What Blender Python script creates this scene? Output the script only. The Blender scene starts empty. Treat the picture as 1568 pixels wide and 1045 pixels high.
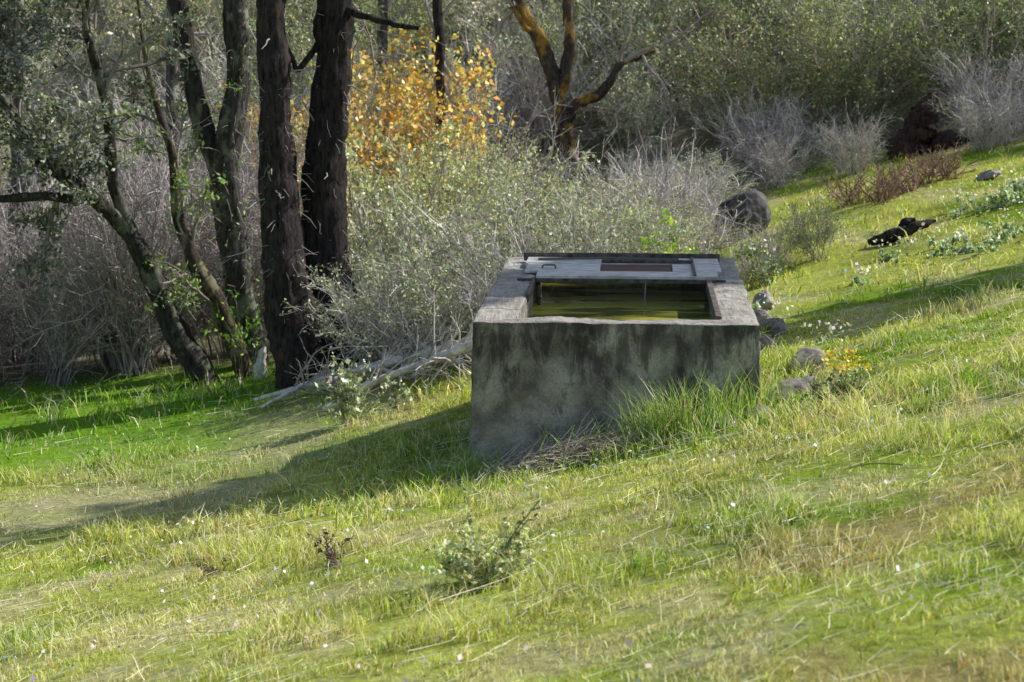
import bpy, math, time
import numpy as np
from mathutils import Vector
rng=np.random.default_rng(11)
T0=time.time()
scene=bpy.context.scene
COL=scene.collection
# ------------------------------------------------------------------ helpers
_tab=rng.random((256,256))
def vn(x,y,s=0):
    x=np.asarray(x,float)+17.3*s+500; y=np.asarray(y,float)+31.7*s+500
    xi=np.floor(x).astype(int); yi=np.floor(y).astype(int)
    fx=x-xi; fy=y-yi; fx=fx*fx*(3-2*fx); fy=fy*fy*(3-2*fy)
    a=_tab[xi%256,yi%256]; b=_tab[(xi+1)%256,yi%256]; c=_tab[xi%256,(yi+1)%256]; d=_tab[(xi+1)%256,(yi+1)%256]
    return (a*(1-fx)+b*fx)*(1-fy)+(c*(1-fx)+d*fx)*fy
def fbm(x,y,s=0):
    return .55*vn(x,y,s)+.3*vn(x*2.1,y*2.1,s+1)+.15*vn(x*4.3,y*4.3,s+2)
def sp(x,k):
    return k*np.logaddexp(0,np.asarray(x,float)/k)
def sstep(a,b,x):
    t=np.clip((x-a)/(b-a),0,1); return t*t*(3-2*t)
def H(x,y):
    x=np.asarray(x,float); y=np.asarray(y,float)
    z=.08*x+.14*sp(x+3,.4)-.42
    z=z-.14*sp(x-16,2.)
    z=z-1.65-.104*y+.074*sp(y-16,.8)+.42*sp(y-31,1.5)
    z=z+.06*(vn(x/1.1,y/1.1,3)-.5)+.03*(vn(x/.4,y/.4,4)-.5)+.14*(vn(x/4,y/4,5)-.5)
    z=z-.16*np.exp(-(((x-.6)/2.)**2+((y-11.4)/1.3)**2))
    return z
def hz(x,y): return float(H(x,y))
def norm(a): return a/np.maximum(np.linalg.norm(a,axis=-1,keepdims=True),1e-9)
def rand(*s): return rng.random(s)
def rn(*s): return rng.normal(size=s)

class Buf:
    def __init__(s): s.v=[];s.c=[];s.f=[];s.m=[];s.n=0
    def add(s,V,F,C,m=0):
        V=np.asarray(V,float).reshape(-1,3); F=np.asarray(F,int)
        s.v.append(V); s.c.append(np.broadcast_to(np.asarray(C,float),(len(V),3)))
        s.f.append(F+s.n); s.m.append(np.full(len(F),m)); s.n+=len(V)
    def mesh(s,name,mats,smooth=False):
        V=np.concatenate(s.v); C=np.concatenate(s.c)
        loops=np.concatenate([f.ravel() for f in s.f]).astype(np.int32)
        sizes=np.concatenate([np.full(len(f),f.shape[1]) for f in s.f])
        st=np.concatenate([[0],np.cumsum(sizes)[:-1]]).astype(np.int32)
        me=bpy.data.meshes.new(name)
        me.vertices.add(len(V)); me.vertices.foreach_set('co',V.astype(np.float32).ravel())
        me.loops.add(len(loops)); me.loops.foreach_set('vertex_index',loops)
        me.polygons.add(len(st)); me.polygons.foreach_set('loop_start',st)
        me.polygons.foreach_set('material_index',np.concatenate(s.m).astype(np.int32))
        me.polygons.foreach_set('use_smooth',np.full(len(st),smooth))
        me.update(calc_edges=True)
        at=me.attributes.new('Col','FLOAT_COLOR','POINT')
        at.data.foreach_set('color',np.concatenate([C,np.ones((len(C),1))],1).astype(np.float32).ravel())
        for m in mats: me.materials.append(m)
        return me
    def obj(s,name,mats,smooth=False,loc=None,parent=None):
        return place(name,s.mesh(name,mats,smooth),loc,parent)
def place(name,me,loc=None,parent=None):
    o=bpy.data.objects.new(name,me); COL.objects.link(o)
    if loc is not None: o.location=loc
    if parent: o.parent=parent
    return o
def empty(name,loc=(0,0,0)):
    o=bpy.data.objects.new(name,None); COL.objects.link(o); o.location=loc; o.empty_display_size=.1; return o

def tubes(buf,P,R,k,col,m=0,disp=None):
    P=np.asarray(P,float); N,M,_=P.shape
    R=np.broadcast_to(np.asarray(R,float),(N,M))
    T=norm(np.gradient(P,axis=1))
    mean=norm(P[:,-1]-P[:,0])
    ref=np.where(np.abs(mean[:,2:3])<.8,np.array([[0,0,1.]]),np.array([[1.,0,0]]))
    A=np.cross(mean,ref)[:,None,:]
    U=norm(A-(A*T).sum(-1,keepdims=True)*T); W=np.cross(T,U)
    a=np.arange(k)/k*2*math.pi
    RR=R[:,:,None]*np.ones(k)
    if disp is not None: RR=RR*(1+disp)
    V=P[:,:,None,:]+RR[...,None]*(np.cos(a)[None,None,:,None]*U[:,:,None,:]+np.sin(a)[None,None,:,None]*W[:,:,None,:])
    idx=np.arange(N*M*k).reshape(N,M,k)
    i0=idx[:,:-1,:]; i1=idx[:,1:,:]
    F=np.stack([i0,np.roll(i0,-1,2),np.roll(i1,-1,2),i1],-1).reshape(-1,4)
    col=np.asarray(col,float)
    if col.ndim==2: col=np.repeat(col,M*k,axis=0)
    buf.add(V,F,col,m)
def ribbons(buf,P,r,col,m=0):
    # very thin twigs: flat tapered strips, randomly turned
    N_,M,_=P.shape
    S=norm(np.cross(P[:,-1]-P[:,0],rn(N_,3)))[:,None,:]*(np.linspace(r,r*.45,M)[None,:,None])
    V=np.stack([P-S,P+S],2)
    idx=np.arange(N_*M*2).reshape(N_,M,2)
    F=np.stack([idx[:,:-1,0],idx[:,:-1,1],idx[:,1:,1],idx[:,1:,0]],-1).reshape(-1,4)
    col=np.asarray(col,float)
    if col.ndim==2: col=np.repeat(col,M*2,axis=0)
    buf.add(V,F,col,m)
def spawn(P,n,L,spread,M=4,up=.15,jit=.15,t0=.2,t1=1.,sag=0.):
    N,Mp,_=P.shape
    idx=rng.integers(N,size=n); t=t0+(t1-t0)*rand(n); f=t*(Mp-1.001); i=f.astype(int); fr=(f-i)[:,None]
    a=P[idx,i]; b=P[idx,i+1]; p=a*(1-fr)+b*fr
    d=norm(norm(b-a)+spread*rn(n,3)+np.array([0,0,up]))
    l=(L*(.5+rand(n)))[:,None]
    out=[p]
    for j in range(M-1):
        p=p+d*l/(M-1); out.append(p); d=norm(d+jit*rn(n,3)+np.array([0,0,-sag]))
    return np.stack(out,1)
def leaves(buf,P,n,size,offs,col,var=.3,wid=.5,m=1,t0=.2,mixcol=None,mixp=0.,up=0.):
    N,Mp,_=P.shape
    idx=rng.integers(N,size=n); t=t0+(1-t0)*rand(n); f=t*(Mp-1.001); i=f.astype(int); fr=(f-i)[:,None]
    c=P[idx,i]*(1-fr)+P[idx,i+1]*fr+offs*rn(n,3)
    leafquads(buf,c,size,col,var,wid,m,mixcol,mixp,up)
def leafquads(buf,c,size,col,var=.3,wid=.5,m=1,mixcol=None,mixp=0.,up=0.):
    n=len(c)
    a=norm(rn(n,3)+np.array([0,0,up])); b=norm(np.cross(a,rn(n,3)))
    s=(size*(.6+.8*rand(n)))[:,None]
    w=s*wid
    V=np.stack([c-a*s*.5,c+b*w*.5,c+a*s*.5,c-b*w*.5],1)
    F=np.arange(4*n).reshape(n,4)
    C=np.array(col)[None]*(1-var+2*var*rand(n,1))*(1+.12*rn(n,3)).clip(.6,1.4)
    if mixcol is not None:
        k=rand(n)<mixp; C[k]=np.array(mixcol)*(.7+.6*rand(k.sum(),1))
    buf.add(V,F,np.repeat(C.clip(0,.9),4,axis=0),m)
def resample(pts,M,jit=0.):
    pts=np.asarray(pts,float)
    d=np.concatenate([[0],np.cumsum(np.linalg.norm(np.diff(pts[:,:3],axis=0),axis=1))]); s=np.linspace(0,d[-1],M)
    out=np.stack([np.interp(s,d,pts[:,i]) for i in range(pts.shape[1])],1)
    k=max(3,M//12)|1; ker=np.ones(k)/k
    pad=np.concatenate([np.repeat(out[:1],k//2,0),out,np.repeat(out[-1:],k//2,0)])
    for i in range(k//2):
        pad[k//2-1-i]=2*out[0]-out[i+1]; pad[k//2+M+i]=2*out[-1]-out[-2-i]
    out=np.stack([np.convolve(pad[:,i],ker,'valid') for i in range(out.shape[1])],1)
    if jit: 
        q=rn(M,3)*jit; q=np.stack([np.convolve(q[:,i],np.ones(5)/5,'same') for i in range(3)],1); out[:,:3]+=q
    return out
def trunk(buf,pts,M=90,k=26,col=(.5,.5,.5),m=0,rough=.16,jit=.012):
    r=resample(pts,M,jit)
    D=rn(M,k); 
    for i in range(5): D=(D+np.roll(D,1,0)+np.roll(D,-1,0))/3
    D+=.35*rn(M,k)*.5
    E=rn(M,k)
    for i in range(12): E=(E+np.roll(E,1,0)+np.roll(E,-1,0)+np.roll(E,1,1)+np.roll(E,-1,1))/5
    D=(D*1.1+E*2.5)*rough
    tubes(buf,r[None,:,:3],r[None,:,3].clip(.004),k,col,m,disp=D[None])
    return r[None,:,:3]

# ------------------------------------------------------------------ materials
def newmat(name):
    m=bpy.data.materials.new(name); m.use_nodes=True; nt=m.node_tree; nt.nodes.clear()
    out=nt.nodes.new('ShaderNodeOutputMaterial'); return m,nt,out
def N(nt,t,**kw):
    n=nt.nodes.new(t)
    for k,v in kw.items(): setattr(n,k,v)
    return n
def noise(nt,scale,detail=4,rough=.55,vec=None,dist=0.):
    n=N(nt,'ShaderNodeTexNoise'); n.inputs['Scale'].default_value=scale; n.inputs['Detail'].default_value=detail
    n.inputs['Roughness'].default_value=rough; n.inputs['Distortion'].default_value=dist
    if vec is not None: nt.links.new(vec,n.inputs['Vector'])
    return n.outputs['Fac']
def ramp(nt,fac,stops,interp='LINEAR'):
    r=N(nt,'ShaderNodeValToRGB'); r.color_ramp.interpolation=interp
    el=r.color_ramp.elements
    while len(el)<len(stops): el.new(.5)
    for e,(p,c) in zip(el,stops):
        e.position=p; e.color=(*c,1) if len(c)==3 else c
    nt.links.new(fac,r.inputs['Fac']); return r.outputs['Color']
def mix(nt,a,b,fac,bt='MIX'):
    n=N(nt,'ShaderNodeMix',data_type='RGBA',blend_type=bt)
    for s,v in ((n.inputs[0],fac),(n.inputs[6],a),(n.inputs[7],b)):
        if hasattr(v,'node'): nt.links.new(v,s)
        elif isinstance(v,(tuple,list)): s.default_value=(*v,1)
        else: s.default_value=v
    return n.outputs[2]
def mapping(nt,scale,kind='Object'):
    tc=N(nt,'ShaderNodeTexCoord'); mp=N(nt,'ShaderNodeMapping'); mp.inputs['Scale'].default_value=scale
    nt.links.new(tc.outputs[kind],mp.inputs['Vector']); return mp.outputs['Vector']
def bump(nt,h,strength,dist=.01):
    b=N(nt,'ShaderNodeBump'); b.inputs['Strength'].default_value=strength; b.inputs['Distance'].default_value=dist
    nt.links.new(h,b.inputs['Height']); return b.outputs['Normal']
def softnormal(nt,k):
    # foliage normals bent towards the sky, the usual way to shade leaf masses
    g=N(nt,'ShaderNodeNewGeometry'); a=N(nt,'ShaderNodeVectorMath',operation='SCALE'); a.inputs['Scale'].default_value=1-k
    nt.links.new(g.outputs['Normal'],a.inputs[0])
    b=N(nt,'ShaderNodeVectorMath',operation='ADD'); nt.links.new(a.outputs[0],b.inputs[0]); b.inputs[1].default_value=(.4*k,.1*k,k)
    c=N(nt,'ShaderNodeVectorMath',operation='NORMALIZE'); nt.links.new(b.outputs[0],c.inputs[0]); return c.outputs[0]
def foliage_mat(name,trans=.35,gain=1.,tcol=(1.15,1.15,.6),k=.5):
    m,nt,out=newmat(name)
    at=N(nt,'ShaderNodeAttribute',attribute_name='Col'); oi=N(nt,'ShaderNodeObjectInfo')
    c=mix(nt,at.outputs['Color'],oi.outputs['Color'],1.,'MULTIPLY')
    c=mix(nt,c,(gain,)*3,1.,'MULTIPLY')
    p=N(nt,'ShaderNodeBsdfDiffuse'); nt.links.new(c,p.inputs['Color']); nt.links.new(softnormal(nt,k),p.inputs['Normal'])
    gl=N(nt,'ShaderNodeBsdfGlossy'); gl.inputs['Roughness'].default_value=.4; gl.inputs['Color'].default_value=(1,1,1,1)
    m0=N(nt,'ShaderNodeMixShader'); m0.inputs[0].default_value=.05
    nt.links.new(p.outputs[0],m0.inputs[1]); nt.links.new(gl.outputs[0],m0.inputs[2])
    t=N(nt,'ShaderNodeBsdfTranslucent'); nt.links.new(mix(nt,c,tcol,1.,'MULTIPLY'),t.inputs['Color'])
    ms=N(nt,'ShaderNodeMixShader'); ms.inputs[0].default_value=trans
    nt.links.new(m0.outputs[0],ms.inputs[1]); nt.links.new(t.outputs[0],ms.inputs[2]); nt.links.new(ms.outputs[0],out.inputs[0])
    return m
def bark_mat(name,c1,c2,c3=None,scale=6,lich=.62):
    m,nt,out=newmat(name)
    at=N(nt,'ShaderNodeAttribute',attribute_name='Col')
    v=mapping(nt,(1,1,.25))
    f=noise(nt,scale*4,6,.7,v)
    c=ramp(nt,f,[(.35,c1),(.65,c2)])
    if c3:
        g=noise(nt,scale*.6,5,.65,mapping(nt,(1,1,.7)))
        g2=ramp(nt,g,[(lich-.06,(0,0,0)),(lich+.03,(1,1,1))])
        c=mix(nt,c,c3,g2)
    c=mix(nt,c,at.outputs['Color'],1.,'MULTIPLY')
    p=N(nt,'ShaderNodeBsdfPrincipled'); p.inputs['Roughness'].default_value=.9; p.inputs['Specular IOR Level'].default_value=.15
    nt.links.new(c,p.inputs['Base Color']); nt.links.new(bump(nt,f,.9,.03),p.inputs['Normal'])
    nt.links.new(p.outputs[0],out.inputs[0]); return m
def simple(name,c1,c2,scale=10,rough=.8,metal=0.,bs=.3,vec=(1,1,1)):
    m,nt,out=newmat(name)
    f=noise(nt,scale,6,.65,mapping(nt,vec))
    p=N(nt,'ShaderNodeBsdfPrincipled'); p.inputs['Roughness'].default_value=rough; p.inputs['Metallic'].default_value=metal
    nt.links.new(ramp(nt,f,[(.35,c1),(.65,c2)]),p.inputs['Base Color']); nt.links.new(bump(nt,f,bs,.01),p.inputs['Normal'])
    nt.links.new(p.outputs[0],out.inputs[0]); return m
def twig_mat(name,gain):
    m,nt,out=newmat(name)
    at=N(nt,'ShaderNodeAttribute',attribute_name='Col')
    c=mix(nt,at.outputs['Color'],(gain,)*3,1.,'MULTIPLY')
    p=N(nt,'ShaderNodeBsdfDiffuse'); nt.links.new(c,p.inputs['Color']); nt.links.new(p.outputs[0],out.inputs[0]); return m

M_leaf=foliage_mat('leaf_foliage',.33,2.5,(1.12,1.12,.7),k=.5)
M_grass=foliage_mat('grass_blades',.42,1.8,(1.1,1.1,.55),k=.5)
M_twig=twig_mat('twig_bark',2.35)
M_char=bark_mat('charred_bark',(.008,.007,.008),(.06,.048,.045),(.085,.045,.033),6,.66)
M_oak=bark_mat('oak_bark',(.035,.030,.028),(.17,.15,.135),(.34,.35,.26),6,.58)
M_moss=bark_mat('mossy_bark',(.03,.024,.02),(.13,.10,.08),(.36,.21,.045),5,.56)
M_rock=simple('field_rock',(.15,.125,.11),(.42,.37,.32),9,.9,0,.9)
M_drock=simple('dark_rock',(.03,.028,.027),(.15,.135,.13),4,.9,0,.9)
M_rust=simple('rusty_steel',(.05,.035,.03),(.20,.16,.13),18,.7,.3)
M_plate=simple('weathered_plate',(.42,.38,.32),(.82,.78,.70),6,.75,0,.3,(1,3,1))
M_red=simple('red_plank',(.08,.03,.03),(.19,.085,.07),10,.8,0,.4,(.6,5,1))
M_wood=simple('bleached_wood',(.42,.37,.33),(.82,.78,.73),12,.85,0,.5,(1,1,1))

def concrete():
    m,nt,out=newmat('old_concrete')
    base=ramp(nt,noise(nt,2.6,8,.68,mapping(nt,(1,1,1)),.4),[(.3,(.31,.275,.22)),(.5,(.46,.42,.35)),(.72,(.60,.56,.49))])
    speck=ramp(nt,noise(nt,60,4,.7,mapping(nt,(1,1,1))),[(.3,(.7,.7,.7)),(.65,(1.15,1.15,1.15))])
    c=mix(nt,base,speck,1.,'MULTIPLY')
    st=noise(nt,1.5,8,.78,mapping(nt,(4.5,4.5,1.3)),.5)
    tc=N(nt,'ShaderNodeTexCoord'); sx=N(nt,'ShaderNodeSeparateXYZ'); nt.links.new(tc.outputs['Object'],sx.inputs[0])
    mr=N(nt,'ShaderNodeMapRange'); mr.inputs['From Min'].default_value=-.7; mr.inputs['From Max'].default_value=0.; mr.inputs['To Min'].default_value=-.07; mr.inputs['To Max'].default_value=.08
    nt.links.new(sx.outputs['Z'],mr.inputs['Value'])
    ad=N(nt,'ShaderNodeMath',operation='ADD'); nt.links.new(st,ad.inputs[0]); nt.links.new(mr.outputs[0],ad.inputs[1])
    geo=N(nt,'ShaderNodeNewGeometry'); sn=N(nt,'ShaderNodeSeparateXYZ'); nt.links.new(geo.outputs['Normal'],sn.inputs[0])
    ab=N(nt,'ShaderNodeMath',operation='LESS_THAN'); nt.links.new(sn.outputs['Z'],ab.inputs[0]); ab.inputs[1].default_value=.6
    stm=ramp(nt,ad.outputs[0],[(.50,(0,0,0)),(.60,(.80,.80,.80))])
    stv=mix(nt,(0,0,0),stm,ab.outputs[0])
    c=mix(nt,c,(.085,.075,.062),stv)
    pt=ramp(nt,noise(nt,7,6,.75,mapping(nt,(1,1,.6))),[(.58,(0,0,0)),(.68,(.5,.5,.5))])
    c=mix(nt,c,(.66,.61,.53),mix(nt,(0,0,0),pt,ab.outputs[0]))
    dk=ramp(nt,noise(nt,4,8,.78,mapping(nt,(1,1.6,1))),[(.50,(0,0,0)),(.62,(.7,.7,.7))])
    c=mix(nt,c,(.17,.15,.15),dk)
    sy=N(nt,'ShaderNodeMath',operation='PINGPONG'); nt.links.new(sx.outputs['Y'],sy.inputs[0]); sy.inputs[1].default_value=.29
    jn=ramp(nt,sy.outputs[0],[(0,(.4,.4,.4)),(.035,(1,1,1))])
    c=mix(nt,c,jn,ramp(nt,noise(nt,2.2,2,.5,mapping(nt,(1,1,1))),[(.42,(0,0,0)),(.52,(1,1,1))]),'MULTIPLY')
    sep=N(nt,'ShaderNodeMath',operation='ADD'); nt.links.new(sx.outputs['Z'],sep.inputs[0]); sep.inputs[1].default_value=.43
    a2=N(nt,'ShaderNodeMath',operation='ABSOLUTE'); nt.links.new(sep.outputs[0],a2.inputs[0])
    ln=ramp(nt,a2.outputs[0],[(.0,(.55,.55,.55)),(.014,(1,1,1))])
    part=ramp(nt,noise(nt,1.3,2,.5,mapping(nt,(1,1,1))),[(.5,(0,0,0)),(.6,(.7,.7,.7))])
    c=mix(nt,c,ln,mix(nt,(0,0,0),part,ab.outputs[0]),'MULTIPLY')
    h=noise(nt,26,8,.7,mapping(nt,(1,1,1)))
    p=N(nt,'ShaderNodeBsdfPrincipled'); p.inputs['Roughness'].default_value=.92; p.inputs['Specular IOR Level'].default_value=.2
    nt.links.new(c,p.inputs['Base Color']); nt.links.new(bump(nt,h,.7,.025),p.inputs['Normal']); nt.links.new(p.outputs[0],out.inputs[0])
    return m
M_conc=concrete()
def watermat():
    m,nt,out=newmat('murky_water')
    f=noise(nt,1.6,5,.6,mapping(nt,(.5,2.6,1)),.6)
    a=ramp(nt,f,[(.46,(0,0,0)),(.56,(1,1,1))])
    c=mix(nt,(.12,.13,.04),(.42,.40,.05),a)
    p=N(nt,'ShaderNodeBsdfPrincipled'); p.inputs['IOR'].default_value=1.33
    nt.links.new(c,p.inputs['Base Color'])
    r=ramp(nt,f,[(.44,(.03,.03,.03)),(.56,(.22,.22,.22))]); nt.links.new(r,p.inputs['Roughness'])
    nt.links.new(bump(nt,noise(nt,14,3),.05,.01),p.inputs['Normal']); nt.links.new(p.outputs[0],out.inputs[0]); return m
M_water=watermat()
def groundmat():
    m,nt,out=newmat('meadow_soil')
    at=N(nt,'ShaderNodeAttribute',attribute_name='Col')
    n1=noise(nt,14,6,.7,mapping(nt,(1,1,1)))
    c=mix(nt,at.outputs['Color'],ramp(nt,n1,[(.3,(.6,.6,.55)),(.7,(1.3,1.3,1.25))]),1.,'MULTIPLY')
    n2=ramp(nt,noise(nt,3,6,.7,mapping(nt,(1,1,1))),[(.56,(0,0,0)),(.70,(.6,.6,.6))])
    c=mix(nt,c,(.26,.21,.14),n2)
    p=N(nt,'ShaderNodeBsdfDiffuse')
    nt.links.new(c,p.inputs['Color']); nt.links.new(bump(nt,n1,.6,.04),p.inputs['Normal']); nt.links.new(p.outputs[0],out.inputs[0]); return m
M_ground=groundmat()

# ------------------------------------------------------------------ terrain
def yb(x): # where the brush begins
    return np.interp(x,[-30,-8,-3,-1.6,0,1.8,2.7,4,5.2,7,9,14,40],[21,21,21.3,19.5,18.6,19.5,23,28,31,29,27.5,27,27])
def trail(x,y):
    tr=np.exp(-((y-(13.2+.25*(x+3)+.6*np.sin(x*1.3)))/1.2)**2)*sstep(-1.2,-2.4,x)
    return np.maximum(tr,.8*np.exp(-((x+2.0+.15*(y-15))/.6)**2)*sstep(13.,14.5,y)*sstep(19.,17.,y))
def gcol(x,y):
    m=fbm(x/1.6,y/1.6,7)[:,None]; m2=fbm(x/.5,y/.5,9)[:,None]; m3=fbm(x/.7,y/.7,61)[:,None]
    A=np.array([.29,.44,.045]); B=np.array([.56,.61,.125]); S=np.array([.72,.64,.36]); R=np.array([.56,.40,.23])
    c=A+(B-A)*sstep(.30,.56,m)
    c=c*(1-.25*sstep(.5,.68,m3))
    c=c+(S-c)*.6*sstep(.53,.70,m2)
    l=(sstep(-1.2,-2.6,x)*sstep(14.6,16.5,y))[:,None]; c=c+(np.array([.22,.45,.03])-c)*l*.85
    tr=(trail(x,y)*(.4+.7*fbm(x*1.5,y*1.5,12)))[:,None].clip(0,1); c=c+(np.array([.60,.54,.33])-c)*tr*.9
    rr=(sstep(.5,.66,fbm(x/.8,y/.8,21))*sstep(9,7,y)*sstep(-.5,1,x))[:,None]; c=c+(R-c)*rr*.55
    b=sstep(-.6,.8,y-yb(x))[:,None]; c=c+(np.array([.36,.31,.25])-c)*b*(.65+.35*m2)
    return c
def axis(segs):
    out=[]
    for a,b,s in segs: out.append(np.arange(a,b,s))
    out.append([segs[-1][1]]); return np.concatenate(out)
gx=axis([(-160,-40,8),(-40,-12,1.),(-12,12,.12),(12,40,1.),(40,160,8)])
gy=axis([(-60,0,3),(0,4,.5),(4,26,.12),(26,60,.5),(60,160,5)])
X,Y=np.meshgrid(gx,gy); Z=H(X,Y)-.005
b=Buf(); nx=len(gx); ny=len(gy)
idx=np.arange(nx*ny).reshape(ny,nx)
F=np.stack([idx[:-1,:-1],idx[:-1,1:],idx[1:,1:],idx[1:,:-1]],-1).reshape(-1,4)
TO=np.array([-.28,12.]); ang=math.radians(-4.1); ex=np.array([math.cos(ang),math.sin(ang)]); ey=np.array([-math.sin(ang),math.cos(ang)])
def tl(x,y):
    dx=np.asarray(x)-TO[0]; dy=np.asarray(y)-TO[1]; return dx*ex[0]+dy*ex[1],dx*ey[0]+dy*ey[1]
lx,ly=tl(X,Y); ins=(lx>.15)&(lx<1.85)&(ly>.12)&(ly<3.38)
Z=np.where(ins,-3.6,Z)
b.add(np.stack([X.ravel(),Y.ravel(),Z.ravel()],1),F,gcol(X.ravel(),Y.ravel())*.70)
ground=b.obj('ground',[M_ground],True)

# ------------------------------------------------------------------ grass
def blades(buf,x,y,h,w,lean,col,z=None,basecol=None):
    n=len(x); az=rand(n)*2*math.pi; s=np.stack([np.cos(az),np.sin(az),0*az],1)*(w/2)[:,None]
    la=rand(n)*2*math.pi; L=np.stack([np.cos(la),np.sin(la),0*la],1)*(lean*h*(.3+rand(n)))[:,None]
    if z is None: z=H(x,y)-.01
    b0=np.stack([x,y,z],1); up=np.array([0,0,1.])*h[:,None]
    mid=b0+up*.6+L*.35; tip=b0+up*(1-.25*lean*rand(n))[:,None]+L
    V=np.stack([b0-s,b0+s,mid+s*.8,mid-s*.8,tip],1)
    k=np.arange(n)[:,None]*5
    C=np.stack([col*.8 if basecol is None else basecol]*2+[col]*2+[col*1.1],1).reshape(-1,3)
    V=V.reshape(-1,3); i=buf.n
    buf.add(V,k+np.array([[0,1,2,3]]),C)
    buf.f.append(k+np.array([[3,2,4]])+i); buf.m.append(np.zeros(n,int))
def inside(x,y,mrg=.0):
    a,c=tl(x,y); return (a>-mrg)&(a<2+mrg)&(c>-mrg)&(c<3.5+mrg)
gb=Buf()
def zone(n,y0,y1,hm,wm):
    y=y0+(y1-y0)*rand(n); hw=.34*y+1.2; x=(rand(n)*2-1)*hw+.2
    keep=rand(n)<(hw/(.34*y1+1.2)); x=x[keep]; y=y[keep]
    cl=fbm(x/.16,y/.16,31); keep=rand(len(x))<(.10+1.4*sstep(.38,.68,cl)); x=x[keep];y=y[keep];cl=cl[keep]
    bare=sstep(.48,.68,fbm(x/.6,y/.6,51))
    keep=~inside(x,y,.02)
    keep&=rand(len(x))<np.clip(1-.85*sstep(-.3,1.2,y-yb(x)),0,1)*(1-.7*trail(x,y))*(1-.6*bare)
    x=x[keep];y=y[keep];cl=cl[keep]; n=len(x)
    tall=.45+1.35*sstep(.4,.75,fbm(x/.9,y/.9,33))*sstep(.35,.6,cl)
    h=hm*tall*(.35+1.2*rand(n)**1.7); w=wm*(.6+.7*rand(n))
    col=gcol(x,y)*(.45+.9*rand(n,1))*(1+.12*rn(n,3)).clip(.7,1.3)
    st=rand(n)<.12+.12*(y<10); col[st]=np.array([.90,.83,.54])*(.55+.5*rand(st.sum(),1)); h[st]*=1.3
    h*=1-.5*trail(x,y)
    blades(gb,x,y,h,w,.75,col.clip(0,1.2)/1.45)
zone(300000,4.2,10,.066,.0048)
zone(260000,10,16,.076,.008)
zone(190000,16,36,.09,.016)
grass=gb.obj('grass',[M_grass])
print('grass',gb.n,time.time()-T0)

db=Buf()
def stalks(n,y0,y1,L,r,xr=1.):
    y=y0+(y1-y0)*rand(n); x=(rand(n)*2-1)*(.32*y)*xr
    k=~inside(x,y,.05); x=x[k];y=y[k]; n=len(x)
    az=rn(n)*.9+ (rand(n)>.5)*math.pi; d=norm(np.stack([np.cos(az),np.sin(az)*.8,.15+.7*rand(n)**2],1))
    l=L*(.3+rand(n)); p=np.stack([x,y,H(x,y)+.02],1); P=[p]
    for j in range(5):
        p=p+d*(l/5)[:,None]; P.append(p); d=norm(d+.06*rn(n,3)+np.array([0,0,-.13]))
    P=np.stack(P,1); P[:,:,2]=np.maximum(P[:,:,2],H(P[:,:,0],P[:,:,1])+.04)
    tubes(db,P,np.linspace(r,r*.4,6)[None]*np.ones((n,1)),3,np.array([.42,.38,.26])*(.6+.5*rand(n,1)))
stalks(1900,4.8,9,.14,.0015); stalks(1300,9,15,.18,.0023); stalks(60,5.5,11,.4,.0024); stalks(250,15,22,.3,.0035)
db.obj('dry_grass_stalks',[M_twig])
fb=Buf()
n=1800; y=5+17*rand(n); x=(rand(n)*2-1)*.33*y; k=(~inside(x,y,.1))&(fbm(x/.8,y/.8,41)>.46); x=x[k];y=y[k];n=len(x)
c=np.stack([x,y,H(x,y)+.04+.05*rand(n)],1)
leafquads(fb,c[:n*3//4],.022,(.38,.37,.39),.2,.9,0,up=.0)
leafquads(fb,c[n*3//4:],.018,(.22,.18,.34),.2,.9,0)
fb.obj('meadow_flowers',[M_leaf])

# ------------------------------------------------------------------ trough
trough=empty('concrete_water_trough',(TO[0],TO[1],-2.03)); trough.rotation_euler=(0,0,ang)
import bmesh
def ringmesh():
    bm=bmesh.new()
    o=[(0,0),(2,0),(2,3.5),(0,3.5)]; i=[(.31,.20),(1.73,.20),(1.73,3.28),(.31,3.28)]; ob=[(-.03,-.03),(2.03,-.03),(2.03,3.53),(-.03,3.53)]
    vo=[bm.verts.new((*p,0)) for p in o]; vi=[bm.verts.new((*p,0)) for p in i]
    vb=[bm.verts.new((*p,-1.5)) for p in ob]; vf=[bm.verts.new((*p,-.9)) for p in i]
    for k in range(4):
        l=(k+1)%4
        bm.faces.new((vo[k],vo[l],vi[l],vi[k])); bm.faces.new((vb[k],vb[l],vo[l],vo[k])); bm.faces.new((vi[k],vi[l],vf[l],vf[k]))
    bm.faces.new(vf)
    es=[e for e in bm.edges if all(v in vo for v in e.verts) or all(v in vi for v in e.verts) or (e.verts[0] in vo and e.verts[1] in vb) or (e.verts[1] in vo and e.verts[0] in vb)]
    bmesh.ops.recalc_face_normals(bm,faces=bm.faces[:])
    bmesh.ops.bevel(bm,geom=es,offset=.022,segments=2,affect='EDGES',profile=.6)
    me=bpy.data.meshes.new('tank_walls'); bm.to_mesh(me); bm.free(); me.materials.append(M_conc); return me
tw=place('tank_walls',ringmesh(),parent=trough)
s=tw.modifiers.new('s','SUBSURF'); s.subdivision_type='SIMPLE'; s.levels=s.render_levels=5
for sz,stg in ((.35,.045),(.06,.02)):
    tx=bpy.data.textures.new('cl','CLOUDS'); tx.noise_scale=sz; tx.noise_depth=3
    d=tw.modifiers.new('d','DISPLACE'); d.texture=tx; d.strength=stg; d.mid_level=.5
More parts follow.
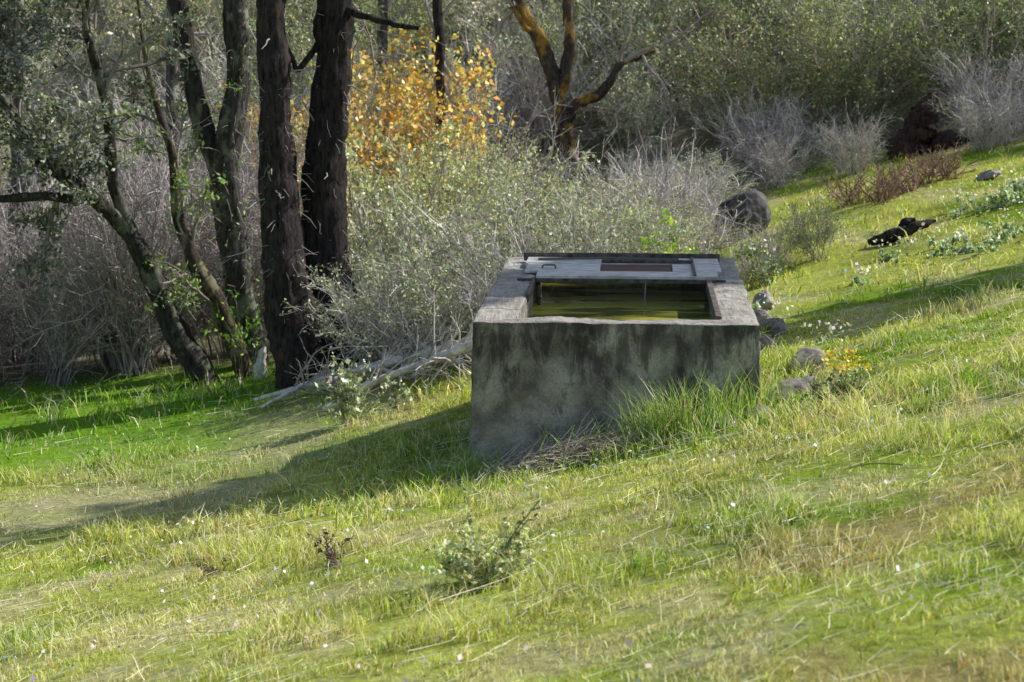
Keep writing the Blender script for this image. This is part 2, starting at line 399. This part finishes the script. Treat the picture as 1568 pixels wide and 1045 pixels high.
def box(name,x0,x1,y0,y1,z0,z1,mat,bev=.004,rot=None,parent=trough):
    bm=bmesh.new(); bmesh.ops.create_cube(bm,size=1.)
    cx,cy,cz=(x0+x1)/2,(y0+y1)/2,(z0+z1)/2
    for v in bm.verts: v.co=Vector((v.co.x*(x1-x0),v.co.y*(y1-y0),v.co.z*(z1-z0)))
    bmesh.ops.bevel(bm,geom=bm.edges[:],offset=bev,segments=1,affect='EDGES')
    me=bpy.data.meshes.new(name); bm.to_mesh(me); bm.free(); me.materials.append(mat)
    o=place(name,me,(cx,cy,cz),parent)
    if rot: o.rotation_euler=rot
    return o
wb=Buf(); wb.add([(.29,.18,-.19),(1.75,.18,-.19),(1.75,3.3,-.19),(.29,3.3,-.19)],[[0,1,2,3]],(1,1,1)); wb.obj('water',[M_water],parent=trough)
box('cover_board_front',.33,1.80,2.02,2.30,.016,.044,M_plate,rot=(0,0,.004))
box('cover_board_left',.22,.84,2.31,2.74,.018,.043,M_plate)
box('cover_board_right',1.44,1.84,2.31,2.74,.018,.046,M_plate)
box('red_hatch_board',.845,1.435,2.305,2.745,.004,.034,M_red,rot=(.02,0,0))
box('cover_board_back',.20,1.84,2.75,3.12,.016,.048,M_plate,rot=(0,0,-.004))
box('angle_iron_front',.18,1.86,1.985,2.012,-.012,.022,M_rust)
box('angle_iron_back',.16,1.86,3.13,3.16,.012,.085,M_rust)
box('angle_iron_mid',.845,1.62,2.752,2.775,.05,.078,M_rust)
box('right_wall_shade_bar',1.70,1.745,.22,1.98,-.06,.022,M_rust)  # added dark bar standing in for the shade on the right inner wall
box('side_iron_left',.30,.325,1.2,1.98,-.05,.018,M_rust)
box('iron_strap_right',1.60,1.625,2.02,3.12,.05,.062,M_rust)
box('left_post',.345,.37,1.95,1.975,-.4,-.03,M_rust)
hb=Buf()
tubes(hb,resample([(.36,2.45,.03),(.36,2.45,.07),(.47,2.42,.075),(.47,2.42,.03)],14)[None],.008,6,(.08,.07,.07)); 
tubes(hb,np.array([[(1.22,2.0,.02),(1.21,1.93,-.12),(1.23,1.9,-.28)]]),.005,5,(.12,.11,.10))
tubes(hb,np.array([[(.3,2.9,.06),(.9,2.88,.075),(1.5,2.86,.07)]]),.012,6,(.08,.07,.06))
hb.obj('handle_and_float_rod',[M_twig],parent=trough)

# ------------------------------------------------------------------ plants prototypes
def shrub(H_,W_,nst,n2,n3,nleaf,lsize,lcol,tcol,t0=.3,thick=1.,lean=.6,mixcol=None,mixp=0.,wid=.5,upst=.0,loff=.02):
    b=Buf()
    az=rand(nst)*2*math.pi; d=norm(np.stack([np.cos(az)*W_/H_*lean*2*rand(nst),np.sin(az)*W_/H_*lean*2*rand(nst),.7+.6*rand(nst)],1))
    p=np.stack([.12*W_*rn(nst),.12*W_*rn(nst),-.08+0*az],1); P=[p]; l=(H_*(.65+.4*rand(nst)))[:,None]
    for j in range(6):
        p=p+d*l/6; P.append(p); d=norm(d+.14*rn(nst,3)+np.array([0,0,upst]))
    P=np.stack(P,1)
    tc=np.array(tcol)
    def c(n): return tc*(.45+1.1*rand(n,1))
    tubes(b,P,np.linspace(.014,.005,7)[None]*thick*(.6+.8*rand(nst,1)),4,c(nst)*.85,0)
    P2=spawn(P,n2,H_*.32,.55,5,.1,.2,.15); ribbons(b,P2,.0075*thick,c(n2),0)
    P3=spawn(P2,n3,H_*.14,.7,3,.1,.25,.2); ribbons(b,P3,.0042*thick,c(n3)*1.1,0)
    if nleaf: leaves(b,P3,nleaf,lsize,loff,lcol,.5,wid,1,t0,mixcol,mixp)
    return b
GREY=(.25,.225,.205); BRN=(.17,.145,.12)
protos={}
def mk(key,n,**kw):
    protos[key]=[shrub(**kw).mesh(key+'_mesh',[M_twig,M_leaf]) for _ in range(n)]
mk('sage',4,H_=1.6,W_=1.5,nst=26,n2=180,n3=1050,nleaf=5200,lsize=.047,lcol=(.135,.155,.085),tcol=GREY,mixcol=(.23,.25,.155),mixp=.35,loff=.03)
mk('bare',4,H_=1.8,W_=1.6,nst=34,n2=320,n3=2100,nleaf=900,lsize=.04,lcol=(.15,.17,.08),tcol=(.24,.215,.205),thick=1.15)
mk('stems',3,H_=2.8,W_=1.2,nst=38,n2=260,n3=1600,nleaf=350,lsize=.045,lcol=(.14,.15,.07),tcol=(.185,.162,.155),thick=1.15,lean=.5)
mk('green',3,H_=2.2,W_=1.7,nst=24,n2=180,n3=1000,nleaf=6300,lsize=.056,lcol=(.13,.165,.065),tcol=BRN,mixcol=(.24,.27,.13),mixp=.33,loff=.05)
mk('yellow',1,H_=3.3,W_=1.1,nst=14,n2=110,n3=600,nleaf=2600,lsize=.088,lcol=(.40,.24,.05),tcol=BRN,mixcol=(.36,.32,.11),mixp=.3,lean=.35,wid=.8,loff=.05)
print('protos done',time.time()-T0)
brush=empty('chaparral_brush',(0,30,-3))
def put(name,key,x,y,s=1.,tint=(1,1,1),parent=None,sz=None,dz=0.):
    me=protos[key][rng.integers(len(protos[key]))]
    o=place(name,me)
    z=hz(x,y)+dz
    o.location=(x,y,z)
    if parent: o.parent=parent; o.location=(x-parent.location.x,y-parent.location.y,z-parent.location.z)
    o.rotation_euler=(.1*rn(1)[0],.1*rn(1)[0],rand(1)[0]*6.28); zz=s if sz is None else sz
    o.scale=(s,s,zz); o.color=(*tint,1); return o
yy=18.5
cnt=0
while yy<47:
    step=1.25+.035*(yy-18)
    xx=-.34*yy-2.
    while xx<.34*yy+2.:
        x=xx+rn(1)[0]*.35; y=yy+rn(1)[0]*.35; xx+=step*1.1
        if y<float(yb(x))+.3: continue
        u=784+x/y*2670
        if y<20.6 and u<560 : continue
        if 1040<u<1240 and y<25.5: continue
        s=.75+.5*rand(1)[0]
        if y>27: s*=1.25
        if 740<u<1050 and y<33: s=min(s,.75)
        if 740<u<1050 and 25<y<33: s*=.6
        r=rand(1)[0]
        if x<-2.8 and y<31: key='stems' if r<.5 else ('bare' if r<.85 else 'green')
        elif u<740: key='green' if r<.35 else ('sage' if r<.75 else 'bare')
        elif u<1050: key='sage' if r<.55 else ('bare' if r<.75 else 'green')
        else: key='bare' if r<.30 else ('sage' if r<.62 else 'green')
        if 1050<u and y<31: s*=.72
        if key=='stems' and y<27: s=min(s,.9)
        q=.8+.6*rand(1)[0]; tint=(q*(.95+.2*rand(1)[0]),q,q*(.85+.4*rand(1)[0]))
        if y>33 and u>560: tint=tuple(1.12*v for v in tint)
        if u>1200 and y>33: tint=(1.15*q,1.35*q,.9*q)
        put('brush',key,x,y,s,tint,brush); cnt+=1
    yy+=step
print('brush',cnt,time.time()-T0)
for x,y in [(-4.6,21.2),(-5.6,21.0),(-6.6,21.1),(-7.4,21.4),(-8.2,21.2),(-5.1,22),(-6.1,22.2),(-4.3,22.2)]:
    put('bare_thicket','stems',x,y,.55+.3*rand(1)[0])
for x,y,s in [(-1.25,18.6,.8),(-.55,18.3,.85),(.9,18.3,.85),(1.5,18.9,.7),(-.2,19.6,1.05),(.8,19.8,1.0),(-1.2,20.2,1.1)]:
    put('sage_shrub','sage',x,y,s,(1.12,1.08,1.1))
for x,y,s in [(.2,18.1,.7),(1.75,20.9,.8),(1.6,22.5,.9),(2.35,22.8,.45),(4.4,29,.5),(4.6,31,.7),(-1.7,19.4,.6),(-1.0,18.2,.5),(5.6,28.5,.5),(7.6,28,.6),(8.6,27,.6)]:
    put('bare_shrub','bare',x,y,s)
put('autumn_leaf_shrub','yellow',-1.85,27,1.,(1,1,1)); put('autumn_leaf_shrub','yellow',-2.9,25.5,.9,(.8,.8,.8)); put('autumn_leaf_shrub','yellow',-1.5,28.2,.95,(1,1.05,1))
put('dark_shrub','green',3.5,19.8,.32,(.4,.45,.5)); put('dry_shrub','bare',2.95,19.9,.3)
put('dry_shrub','bare',2.6,19.2,.22)
protos['red']=[shrub(.6,.6,14,80,300,300,.03,(.14,.12,.06),(.16,.10,.085)).mesh('red_stem_mesh',[M_twig,M_leaf])]
for x,y in [(5.1,24.1),(5.6,24.4),(5.9,25),(4.8,24.6),(6.3,25.2),(5.3,24.9)]:
    put('red_stem_shrub','red',x,y,.95)
# ------------------------------------------------------------------ trees
def crown(b,src,n1,l1,n2,l2,n3,l3,nl,ls,lc,tc,mixcol=None,mixp=0,up=.1,loff=.04,t0=.35,sag=0.,r1=.035):
    P1=spawn(src,n1,l1,.7,7,up,.22,t0,1,sag); tubes(b,P1,np.linspace(r1,.012,7)[None]*(.6+.7*rand(n1,1)),5,np.array(tc)*(.7+.5*rand(n1,1)),1)
    P2=spawn(P1,n2,l2,.6,5,.05,.22,.2,1,sag); tubes(b,P2,np.linspace(.012,.005,5)[None]*np.ones((n2,1)),3,np.array(tc)*(.7+.5*rand(n2,1)),1)
    P3=spawn(P2,n3,l3,.7,3,.05,.25,.2,1,sag); ribbons(b,P3,.005,np.array(tc)*(.7+.5*rand(n3,1)),1)
    if nl: leaves(b,P3,nl,ls,loff,lc,.45,.5,2,.2,mixcol,mixp)
W=(1,1,1)
b=Buf(); y=19.2
t=trunk(b,[(-2.2,y,-4.3,.44),(-2.27,y,-3.95,.37),(-2.40,y,-3.45,.31),(-2.53,y,-2.8,.25),(-2.56,y,-2.09,.205),(-2.59,y,-1.15,.18),(-2.62,y,-.29,.165),(-2.60,y,.43,.15),(-2.52,y,2.1,.13),(-2.6,y+.3,4.8,.06)],150,34,(1.3,1.25,1.25))
tubes(b,spawn(t,26,.5,1.0,5,-.1,.25,.1,.75,.05),np.linspace(.016,.004,5)[None]*np.ones((26,1)),4,(.16,.14,.13),1)
crown(b,t,14,1.5,80,.6,300,.25,1500,.05,(.09,.11,.04),(.08,.07,.06),t0=.72)
hang=spawn(t,320,.35,1.,5,-.4,.2,.05,.4,.3); tubes(b,hang,np.linspace(.005,.002,5)[None]*np.ones((320,1)),3,(.22,.195,.175),1)
b.obj('charred_tree',[M_char,M_twig,M_leaf],True)
b=Buf(); y=19.6
t=trunk(b,[(-2.0,y,-4.2,.40),(-2.04,y,-3.87,.33),(-2.07,y,-3.21,.31),(-2.14,y,-2.63,.29),(-2.13,y,-2.04,.255),(-2.07,y,-1.17,.215),(-1.99,y,-.44,.2),(-1.93,y,.29,.185),(-1.85,y,2.1,.16),(-1.7,y+.3,5.5,.07)],150,34,W)
trunk(b,[(-1.93,y,.2,.06),(-1.6,y-.2,.1,.035),(-1.3,y-.3,.02,.03),(-1.02,y-.4,-.02,.022)],30,8,W,0)
trunk(b,[(-2.15,y,-.2,.05),(-2.35,y-.3,-.5,.03),(-2.5,y-.4,-.1,.02)],20,8,W,0)
P=spawn(t,20,.55,1.,5,.0,.25,.1,.7,.05); tubes(b,P,np.linspace(.016,.004,5)[None]*np.ones((20,1)),4,(.16,.14,.13),1)
crown(b,t,14,1.6,80,.6,300,.25,1500,.05,(.09,.11,.04),(.08,.07,.06),t0=.72)
hang=spawn(t,220,.35,1.,5,-.4,.2,.05,.45,.3); tubes(b,hang,np.linspace(.005,.002,5)[None]*np.ones((220,1)),3,(.2,.175,.155),1)
b.obj('charred_tree',[M_char,M_twig,M_leaf],True)
b=Buf(); y=21.
t=trunk(b,[(-3.15,y,-4.5,.27),(-3.22,y,-4.09,.22),(-3.30,y,-3.23,.175),(-3.42,y,-2.28,.17),(-3.5,y,-1.65,.18),(-3.33,y,-1.2,.15),(-3.24,y,-.47,.14),(-3.3,y,.31,.13),(-3.2,y,2.,.10),(-3.0,y,4.,.05)],130,26,(.75,.75,.75))
t2=trunk(b,[(-3.5,y,-1.75,.13),(-3.69,y,-1.26,.125),(-3.82,y,-.55,.11),(-3.93,y,.16,.10),(-4.2,y,1.5,.07),(-4.6,y,3,.04)],80,20,(.6,.6,.6))
crown(b,t,16,1.5,120,.7,500,.3,4200,.055,(.10,.12,.06),(.12,.1,.09),t0=.55)
crown(b,t2,12,1.3,100,.6,400,.3,4500,.055,(.10,.12,.06),(.12,.1,.09),t0=.4)
hang=spawn(t,320,.4,1.,5,-.2,.2,.05,.5,.2); tubes(b,hang,np.linspace(.006,.002,5)[None]*np.ones((320,1)),3,(.2,.18,.165),1)
leaves(b,hang,600,.05,.03,(.12,.20,.04),.3,.5,2)
b.obj('oak_tree',[M_oak,M_twig,M_leaf],True)
b=Buf(); y=20.2; D_=(.5,.5,.5)
t=trunk(b,[(-3.55,y,-4.4,.17),(-3.6,y,-4.18,.15),(-3.98,y,-3.5,.13),(-4.17,y,-2.96,.12),(-4.4,y-.2,-2.36,.10),(-4.67,y-.5,-1.95,.085),(-5.2,y-.8,-1.5,.07),(-5.6,y-.9,-.8,.05),(-5.8,y-.9,0,.03)],90,20,D_)
t2=trunk(b,[(-4.4,y-.2,-2.36,.08),(-4.55,y-.4,-1.7,.07),(-4.5,y-.6,-.9,.06),(-4.7,y-.7,0,.045),(-4.6,y-.7,.9,.03)],50,14,D_)
t3=trunk(b,[(-4.67,y-.5,-1.95,.06),(-5.3,y-.9,-1.85,.05),(-6.0,y-1.2,-1.9,.04),(-6.5,y-1.3,-1.5,.03)],50,14,D_)
S=np.concatenate([resample(q[0],40)[None] for q in (t,t2,t3)])
t4=trunk(b,[(-5.6,y-.9,-.8,.05),(-6.3,y-1,-.1,.04),(-6.8,y-1.,.9,.02)],40,12,D_); S=np.concatenate([S,t4])
crown(b,S,80,.9,520,.45,2400,.22,30000,.062,(.068,.08,.055),(.11,.10,.09),(.17,.185,.14),.3,t0=.5,up=.2,sag=.02,r1=.022)
b.obj('live_oak_tree',[M_oak,M_twig,M_leaf],True)
b=Buf(); y=20.4
t=trunk(b,[(-3.1,y,-4.3,.13),(-3.45,y,-3.27,.10),(-3.75,y,-2.74,.09),(-3.92,y,-2.28,.07),(-3.95,y,-1.5,.05),(-4.2,y,-.6,.03),(-4.3,y,.3,.015)],70,16,(.7,.6,.5))
crown(b,t,10,.7,60,.4,260,.2,1400,.06,(.12,.18,.05),(.14,.12,.10),t0=.2,r1=.02)
b.obj('leaning_sapling',[M_oak,M_twig,M_leaf],True)
b=Buf(); y=32.
t=trunk(b,[(1.05,y,-3.6,.22),(1.0,y,-2.04,.165),(.89,y,-1.44,.15),(.70,y,-.72,.14),(.43,y,-.12,.13),(.07,y,.48,.12),(-.3,y,1.6,.09),(-.5,y,3,.04)],110,20,W,jit=.03)
t2=trunk(b,[(.86,y,-1.4,.10),(1.06,y,-.48,.11),(1.0,y,.48,.09),(1.2,y,1.8,.06)],60,16,W,jit=.03)
t3=trunk(b,[(.98,y,-1.74,.11),(1.21,y,-1.38,.10),(1.63,y,-1.2,.095),(1.80,y,-.95,.09),(1.95,y,-.68,.05),(2.6,y,-.45,.02)],60,16,W,jit=.03)
t4=trunk(b,[(.45,y,-.1,.08),(.2,y-.2,-.05,.05),(.0,y-.2,.4,.04),(-.1,y-.2,1.,.02)],30,12,W,jit=.03)
S=np.concatenate([resample(q[0],40)[None] for q in (t,t2,t3,t4)])
crown(b,S,30,1.4,200,.6,900,.28,500,.05,(.14,.16,.06),(.17,.14,.13),t0=.5)
b.obj('mossy_oak_tree',[M_moss,M_twig,M_leaf],True)
def slim(name,x,y,r,top,lean,mat,leafn,lc,h0=-.3):
    b=Buf(); z0=hz(x,y)+h0
    t=trunk(b,[(x,y,z0,r*1.5),(x+lean*.2,y,z0+1,r),(x+lean*.6,y,z0+2.6,r*.85),(x+lean,y,top*.6,r*.6),(x+lean*1.2,y,top,r*.25)],80,14,W,jit=.03)
    crown(b,t,24,1.4,160,.6,700,.28,leafn,.06,lc,(.17,.15,.14),t0=.35)
    b.obj(name,[mat,M_twig,M_leaf],True)
slim('background_tree',-1.1,28,.10,5,-.05,M_char,1200,(.12,.14,.06))
slim('background_tree',-2.6,34,.13,6,.2,M_oak,3000,(.15,.17,.10))
slim('background_tree',4.6,37,.12,6,.2,M_oak,4000,(.18,.21,.11))
slim('background_tree',8.2,36,.14,6,-.3,M_oak,7000,(.21,.27,.08))
slim('background_tree',-7.5,26,.14,6,.3,M_oak,3000,(.12,.14,.09))
slim('background_tree',-5.6,28,.12,6,.3,M_oak,2500,(.12,.14,.09))
b=Buf(); x,y=13.1,19.5; z0=hz(x,y)
t=trunk(b,[(x,y,z0-.3,.26),(x,y,z0+2,.22),(x-.1,y,z0+5,.17),(x,y,z0+10.5,.04)],60,16,W)
crown(b,t,90,.75,500,.4,1500,.3,20000,.2,(.09,.12,.05),(.12,.1,.08),t0=.38,up=-.1)
b.obj('grey_pine_tree',[M_oak,M_twig,M_leaf],True)

# ------------------------------------------------------------------ rocks, logs, stump
def rock(name,x,y,sx,sy,sz,mat,seed,rise=.3):
    bm=bmesh.new(); bmesh.ops.create_icosphere(bm,subdivisions=4,radius=1.)
    r=np.random.default_rng(seed); dirs=norm(r.normal(size=(14,3))); off=.62+.3*r.random(14)
    for v in bm.verts:
        c=np.array(v.co); 
        for dd,oo in zip(dirs,off):
            q=c@dd
            if q>oo: c=c-dd*(q-oo)*.9
        c*=1+.10*(vn(c[0]*4+seed,c[1]*4+c[2]*3)-.5)+.07*(vn(c[0]*11,c[1]*11+c[2]*9+seed)-.5)
        v.co=Vector((c[0]*sx/2,c[1]*sy/2,c[2]*sz/2))
    me=bpy.data.meshes.new(name); bm.to_mesh(me); bm.free(); me.materials.append(mat)
    o=place(name,me,(x,y,hz(x,y)+sz*rise)); o.rotation_euler=(.2*r.normal(),.2*r.normal(),r.random()*6)
for i,(x,y,sx,sy,sz) in enumerate([(2.22,12.75,.38,.28,.17),(1.96,12.05,.38,.28,.17),(2.12,12.2,.22,.18,.12),(2.3,15.4,.32,.26,.20),(2.5,17.0,.26,.24,.26),(1.42,11.5,.2,.16,.13),(1.68,11.62,.18,.15,.11),(2.32,14.9,.18,.16,.13),(2.1,14.3,.26,.2,.16),(2.35,16.2,.2,.2,.18),(3.1,21,.2,.2,.12),(6.6,24.2,.4,.3,.18)]):
    rock('field_rock',x,y,sx,sy,sz,M_rock,i+3,.22)
rock('dark_boulder',3.15,23.9,.95,.8,.85,M_drock,47,.36)
b=Buf(); x,y=6.8,29.3; z=hz(x,y)
trunk(b,[(x-.2,y,z-.2,.30),(x-.1,y,z+.2,.24),(x+.05,y,z+.55,.2),(x+.2,y,z+.85,.13),(x+.25,y,z+1.,.02)],40,22,(2.,1.5,1.3),0,.45)
trunk(b,[(x+.1,y-.2,z-.1,.25),(x+.5,y-.2,z+.2,.18),(x+.9,y-.1,z+.15,.1)],30,16,(1.8,1.3,1.1),0,.4)
b.obj('burnt_stump',[M_char,M_twig],True)
b=Buf(); 
def lz(x,y,d): return (x,y,hz(x,y)+d)
trunk(b,[(*lz(4.1,19.9,.05),.05),(*lz(4.3,19.8,.09),.07),(*lz(4.6,19.8,.12),.06),(*lz(4.85,19.9,.14),.02)],40,12,(1.3,1.2,1.1),0,.25)
trunk(b,[(*lz(4.45,19.9,.08),.05),(*lz(4.5,19.9,.2),.05),(*lz(4.62,19.9,.21),.02)],20,10,W,0,.25)
b.obj('charred_log',[M_char],True)
b=Buf()
def limb(pts,r,col=(1,1,1)):
    q=[(*lz(px,py,d),rr) for (px,py,d),rr in zip(pts,r)]
    return trunk(b,q,40,9,col,0,.12,.01)
S=[limb([(-2.75,18.2,.06),(-2.0,17.8,.17),(-1.3,17.5,.26),(-.4,17.2,.32)],(.02,.04,.045,.05)),
   limb([(-1.85,16.7,.06),(-1.35,16.9,.2),(-.9,17.0,.26),(-.35,16.8,.36)],(.025,.035,.04,.045)),
   limb([(-1.3,17.1,.10),(-.9,17.5,.34),(-.45,18.0,.42)],(.015,.03,.03)),
   limb([(-2.6,17.6,.05),(-2.2,17.9,.14),(-1.7,17.6,.12)],(.015,.03,.02)),
   limb([(-1.6,17.8,.1),(-1.0,17.6,.4),(-.5,16.8,.2)],(.02,.03,.02)),
   limb([(-1.5,17.4,.3),(-1.0,17.2,.1),(-.4,17.6,.5)],(.015,.025,.02))]
S=np.concatenate([resample(q[0],20)[None] for q in S])
P=spawn(S,150,.45,.7,5,.1,.2); tubes(b,P,np.linspace(.011,.004,5)[None]*np.ones((150,1)),4,np.array([.27,.25,.23])*(.4+.8*rand(150,1)),1)
P2=spawn(P,400,.2,.7,4,.1,.2); tubes(b,P2,np.linspace(.005,.003,4)[None]*np.ones((400,1)),3,np.array([.25,.23,.21])*(.4+.8*rand(400,1)),1)
b.obj('fallen_branches',[M_wood,M_twig],True)
b=Buf(); trunk(b,[(-2.93,20.0,hz(-2.93,20)-.1,.09),(-2.93,20,hz(-2.93,20)+.15,.07),(-2.9,20,hz(-2.93,20)+.32,.045),(-2.88,20,hz(-2.93,20)+.38,.01)],20,12,(.7,.55,.42),0,.3); b.obj('splintered_stump',[M_wood],True)

# ------------------------------------------------------------------ small plants near the tank
def tuft(name,x,y,n,h,w,rad,col,lean=.5,mix_=None,mp=.2):
    b=Buf(); px=x+rad*rn(n); py=y+rad*rn(n)*.7; k=~inside(px,py,.01); px=px[k];py=py[k]; n=len(px)
    C=np.array(col)*(.7+.6*rand(n,1))*np.ones((n,3))
    if mix_ is not None: q=rand(n)<mp; C[q]=np.array(mix_)*(.7+.5*rand(q.sum(),1))
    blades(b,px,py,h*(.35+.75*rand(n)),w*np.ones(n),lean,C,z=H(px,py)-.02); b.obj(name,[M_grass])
G=(.17,.28,.05); ST=(.48,.42,.25)
for x,y,n,h,r in [(.95,11.45,240,.46,.12),(1.15,11.5,200,.52,.10),(1.5,11.6,150,.44,.11),(1.3,11.3,120,.26,.15),(.45,11.6,130,.30,.16),(.75,11.2,120,.2,.15),(1.75,11.9,90,.28,.1),(-.3,11.75,120,.24,.12),(-.1,11.2,150,.16,.25),(-.5,12.3,130,.2,.2),(2.1,13.5,90,.2,.15)]:
    tuft('grass_tuft',x,y,n,h,.007,r,G,.6,ST,.22)
b=Buf()
n=1300; px=.33+.33*rn(n); py=11.5+.13*rn(n)-.15*(px-.4); k=~inside(px,py,-.02); px=px[k];py=py[k];n=len(px)
hh=.15*np.exp(-((px-.4)/.5)**2)*rand(n)
az=rn(n)*.6+.35; d=norm(np.stack([np.cos(az),.4*np.sin(az),.05+.35*rn(n)],1)); l=(.08+.22*rand(n))[:,None]
p=np.stack([px,py,H(px,py)+hh],1); Q=[p]
for j in range(3): p=p+d*l/3; Q.append(p); d=norm(d+.15*rn(n,3)+np.array([0,0,-.1]))
Q=np.stack(Q,1); Q[...,2]=np.maximum(Q[...,2],H(Q[...,0],Q[...,1])+.005)
tubes(b,Q,np.array([[.003,.003,.0025,.0015]])*np.ones((n,1)),3,np.array([.21,.18,.135])*(.4+.9*rand(n,1)))
b.obj('dead_grass_heap',[M_twig])
def weed(name,x,y,h,w,nst,nl,ls,lc,tc=(.13,.13,.07),fl=None,nf=0,fs=.03,tall=None,mixcol=None,mp=.0):
    b=shrub(h,w,nst,nst*5,nst*18,nl,ls,lc,tc,.1,.35,.6,mixcol,mp,loff=.008)
    if fl is not None:
        az=rand(nf)*6.28; rr=w*.5*np.sqrt(rand(nf)); c=np.stack([rr*np.cos(az),rr*np.sin(az),h*(.65+.45*rand(nf))],1)
        leafquads(b,c,fs,fl,.15,.9,1)
    if tall: 
        for (dx,dz) in tall:
            q=resample([(0,0,0),(dx*.5,0,dz*.6),(dx,0,dz)],14)[None]; tubes(b,q,.003,4,(.14,.11,.06),0)
            leafquads(b,q[0][rng.integers(4,14,26)]+.02*rn(26,3),ls*1.1,np.array(lc)*.5,.3,.5,1)
    b.obj(name,[M_twig,M_leaf],loc=(x,y,hz(x,y)))
weed('thistle_weed',-.10,7.45,.32,.44,26,2300,.032,(.20,.22,.09),(.22,.2,.1),tall=[(.22,.36),(.17,.27)],mixcol=(.32,.33,.21),mp=.4)
weed('dark_weed',-.92,8.8,.28,.16,6,120,.030,(.06,.04,.03),(.10,.07,.05))
weed('dark_weed',-1.65,9.3,.17,.2,6,120,.022,(.08,.065,.04),(.10,.07,.05))
weed('pale_leaf_weed',-1.5,15.9,.55,.45,16,1100,.05,(.17,.2,.11),(.13,.12,.07),(.36,.36,.29),22,.05,mixcol=(.27,.29,.21),mp=.4)
weed('yellow_flower_weed',2.2,11.4,.28,.38,20,1400,.028,(.16,.19,.08),(.13,.12,.07),(.38,.28,.02),150,.024)
weed('pale_leaf_weed',2.65,18.7,.5,.4,14,700,.05,(.13,.16,.08),(.13,.12,.07),(.40,.40,.36),16,.05)
weed('bright_leaf_weed',1.35,18.2,.95,.5,10,260,.09,(.16,.28,.02),(.13,.12,.07),mixcol=(.25,.34,.04),mp=.5)
weed('bright_leaf_weed',-3.2,20.2,1.,.4,10,160,.06,(.13,.25,.03),(.13,.12,.07))
for x,y,s in [(5.9,20.9,.32),(6.3,21.3,.34),(5.5,21.1,.26),(6.7,21,.35),(7.2,21.4,.3),(4.6,18.4,.2),(5.0,18.2,.2),(5.4,18.7,.25),(4.8,18.9,.2),(5.9,18.6,.22),(3.6,17.6,.16),(4.2,18.9,.2),(5.9,19.3,.25),(2.55,13.9,.14),(2.4,16.4,.2)]:
    weed('leafy_weed',x,y,s,.8 if s>.19 else .4,14,1000,.05,(.20,.26,.13),(.13,.12,.07),(.38,.38,.36),30,.035,mixcol=(.29,.33,.22),mp=.35)
for x,y in [(-1.9,10.6),(-1.2,8.2),(.6,6.7),(1.9,9.2),(2.6,11.2),(3.3,12.4),(1.4,7.6),(-2.4,9),(3.2,10.2)]:
    weed('low_weed',x,y,.07,.22,8,260,.02,(.15,.15,.07),(.2,.16,.1),mixcol=(.22,.14,.08),mp=.3)
b=Buf(); tubes(b,resample([lz(1.38,7.35,.12),lz(1.46,7.5,.17),lz(1.6,7.5,.17),lz(1.72,7.45,.14)],16)[None],.0035,4,(.15,.1,.06)); b.obj('bent_twig',[M_twig])

# ------------------------------------------------------------------ light, world, camera
sd=Vector((.88,.38,.76)).normalized()
el=math.asin(sd.z); az=math.atan2(sd.x,sd.y)
w=bpy.data.worlds.new('World'); scene.world=w; w.use_nodes=True; nt=w.node_tree
sky=nt.nodes.new('ShaderNodeTexSky'); sky.sky_type='NISHITA'; sky.sun_disc=False; sky.sun_elevation=el; sky.sun_rotation=az
bg=nt.nodes['Background']; bg.inputs['Strength'].default_value=.14; nt.links.new(sky.outputs[0],bg.inputs[0])
L=bpy.data.lights.new('sun','SUN'); L.energy=5.; L.angle=math.radians(.5); L.color=(1,.97,.92)
lo=bpy.data.objects.new('sun',L); COL.objects.link(lo); lo.rotation_euler=sd.to_track_quat('Z','Y').to_euler(); lo.location=(10,5,12)
cam=bpy.data.cameras.new('camera'); co=bpy.data.objects.new('camera',cam); COL.objects.link(co)
cam.sensor_width=36; cam.lens=36*2670/1568; cam.clip_end=500
co.location=(0,0,0); co.rotation_euler=(math.pi/2-math.atan(482.5/2670),0,0)
cam.dof.use_dof=True; cam.dof.focus_distance=12.; cam.dof.aperture_fstop=4.5
scene.camera=co
scene.view_settings.view_transform='Standard'; scene.view_settings.look='None'; scene.view_settings.exposure=0
print('done',time.time()-T0)
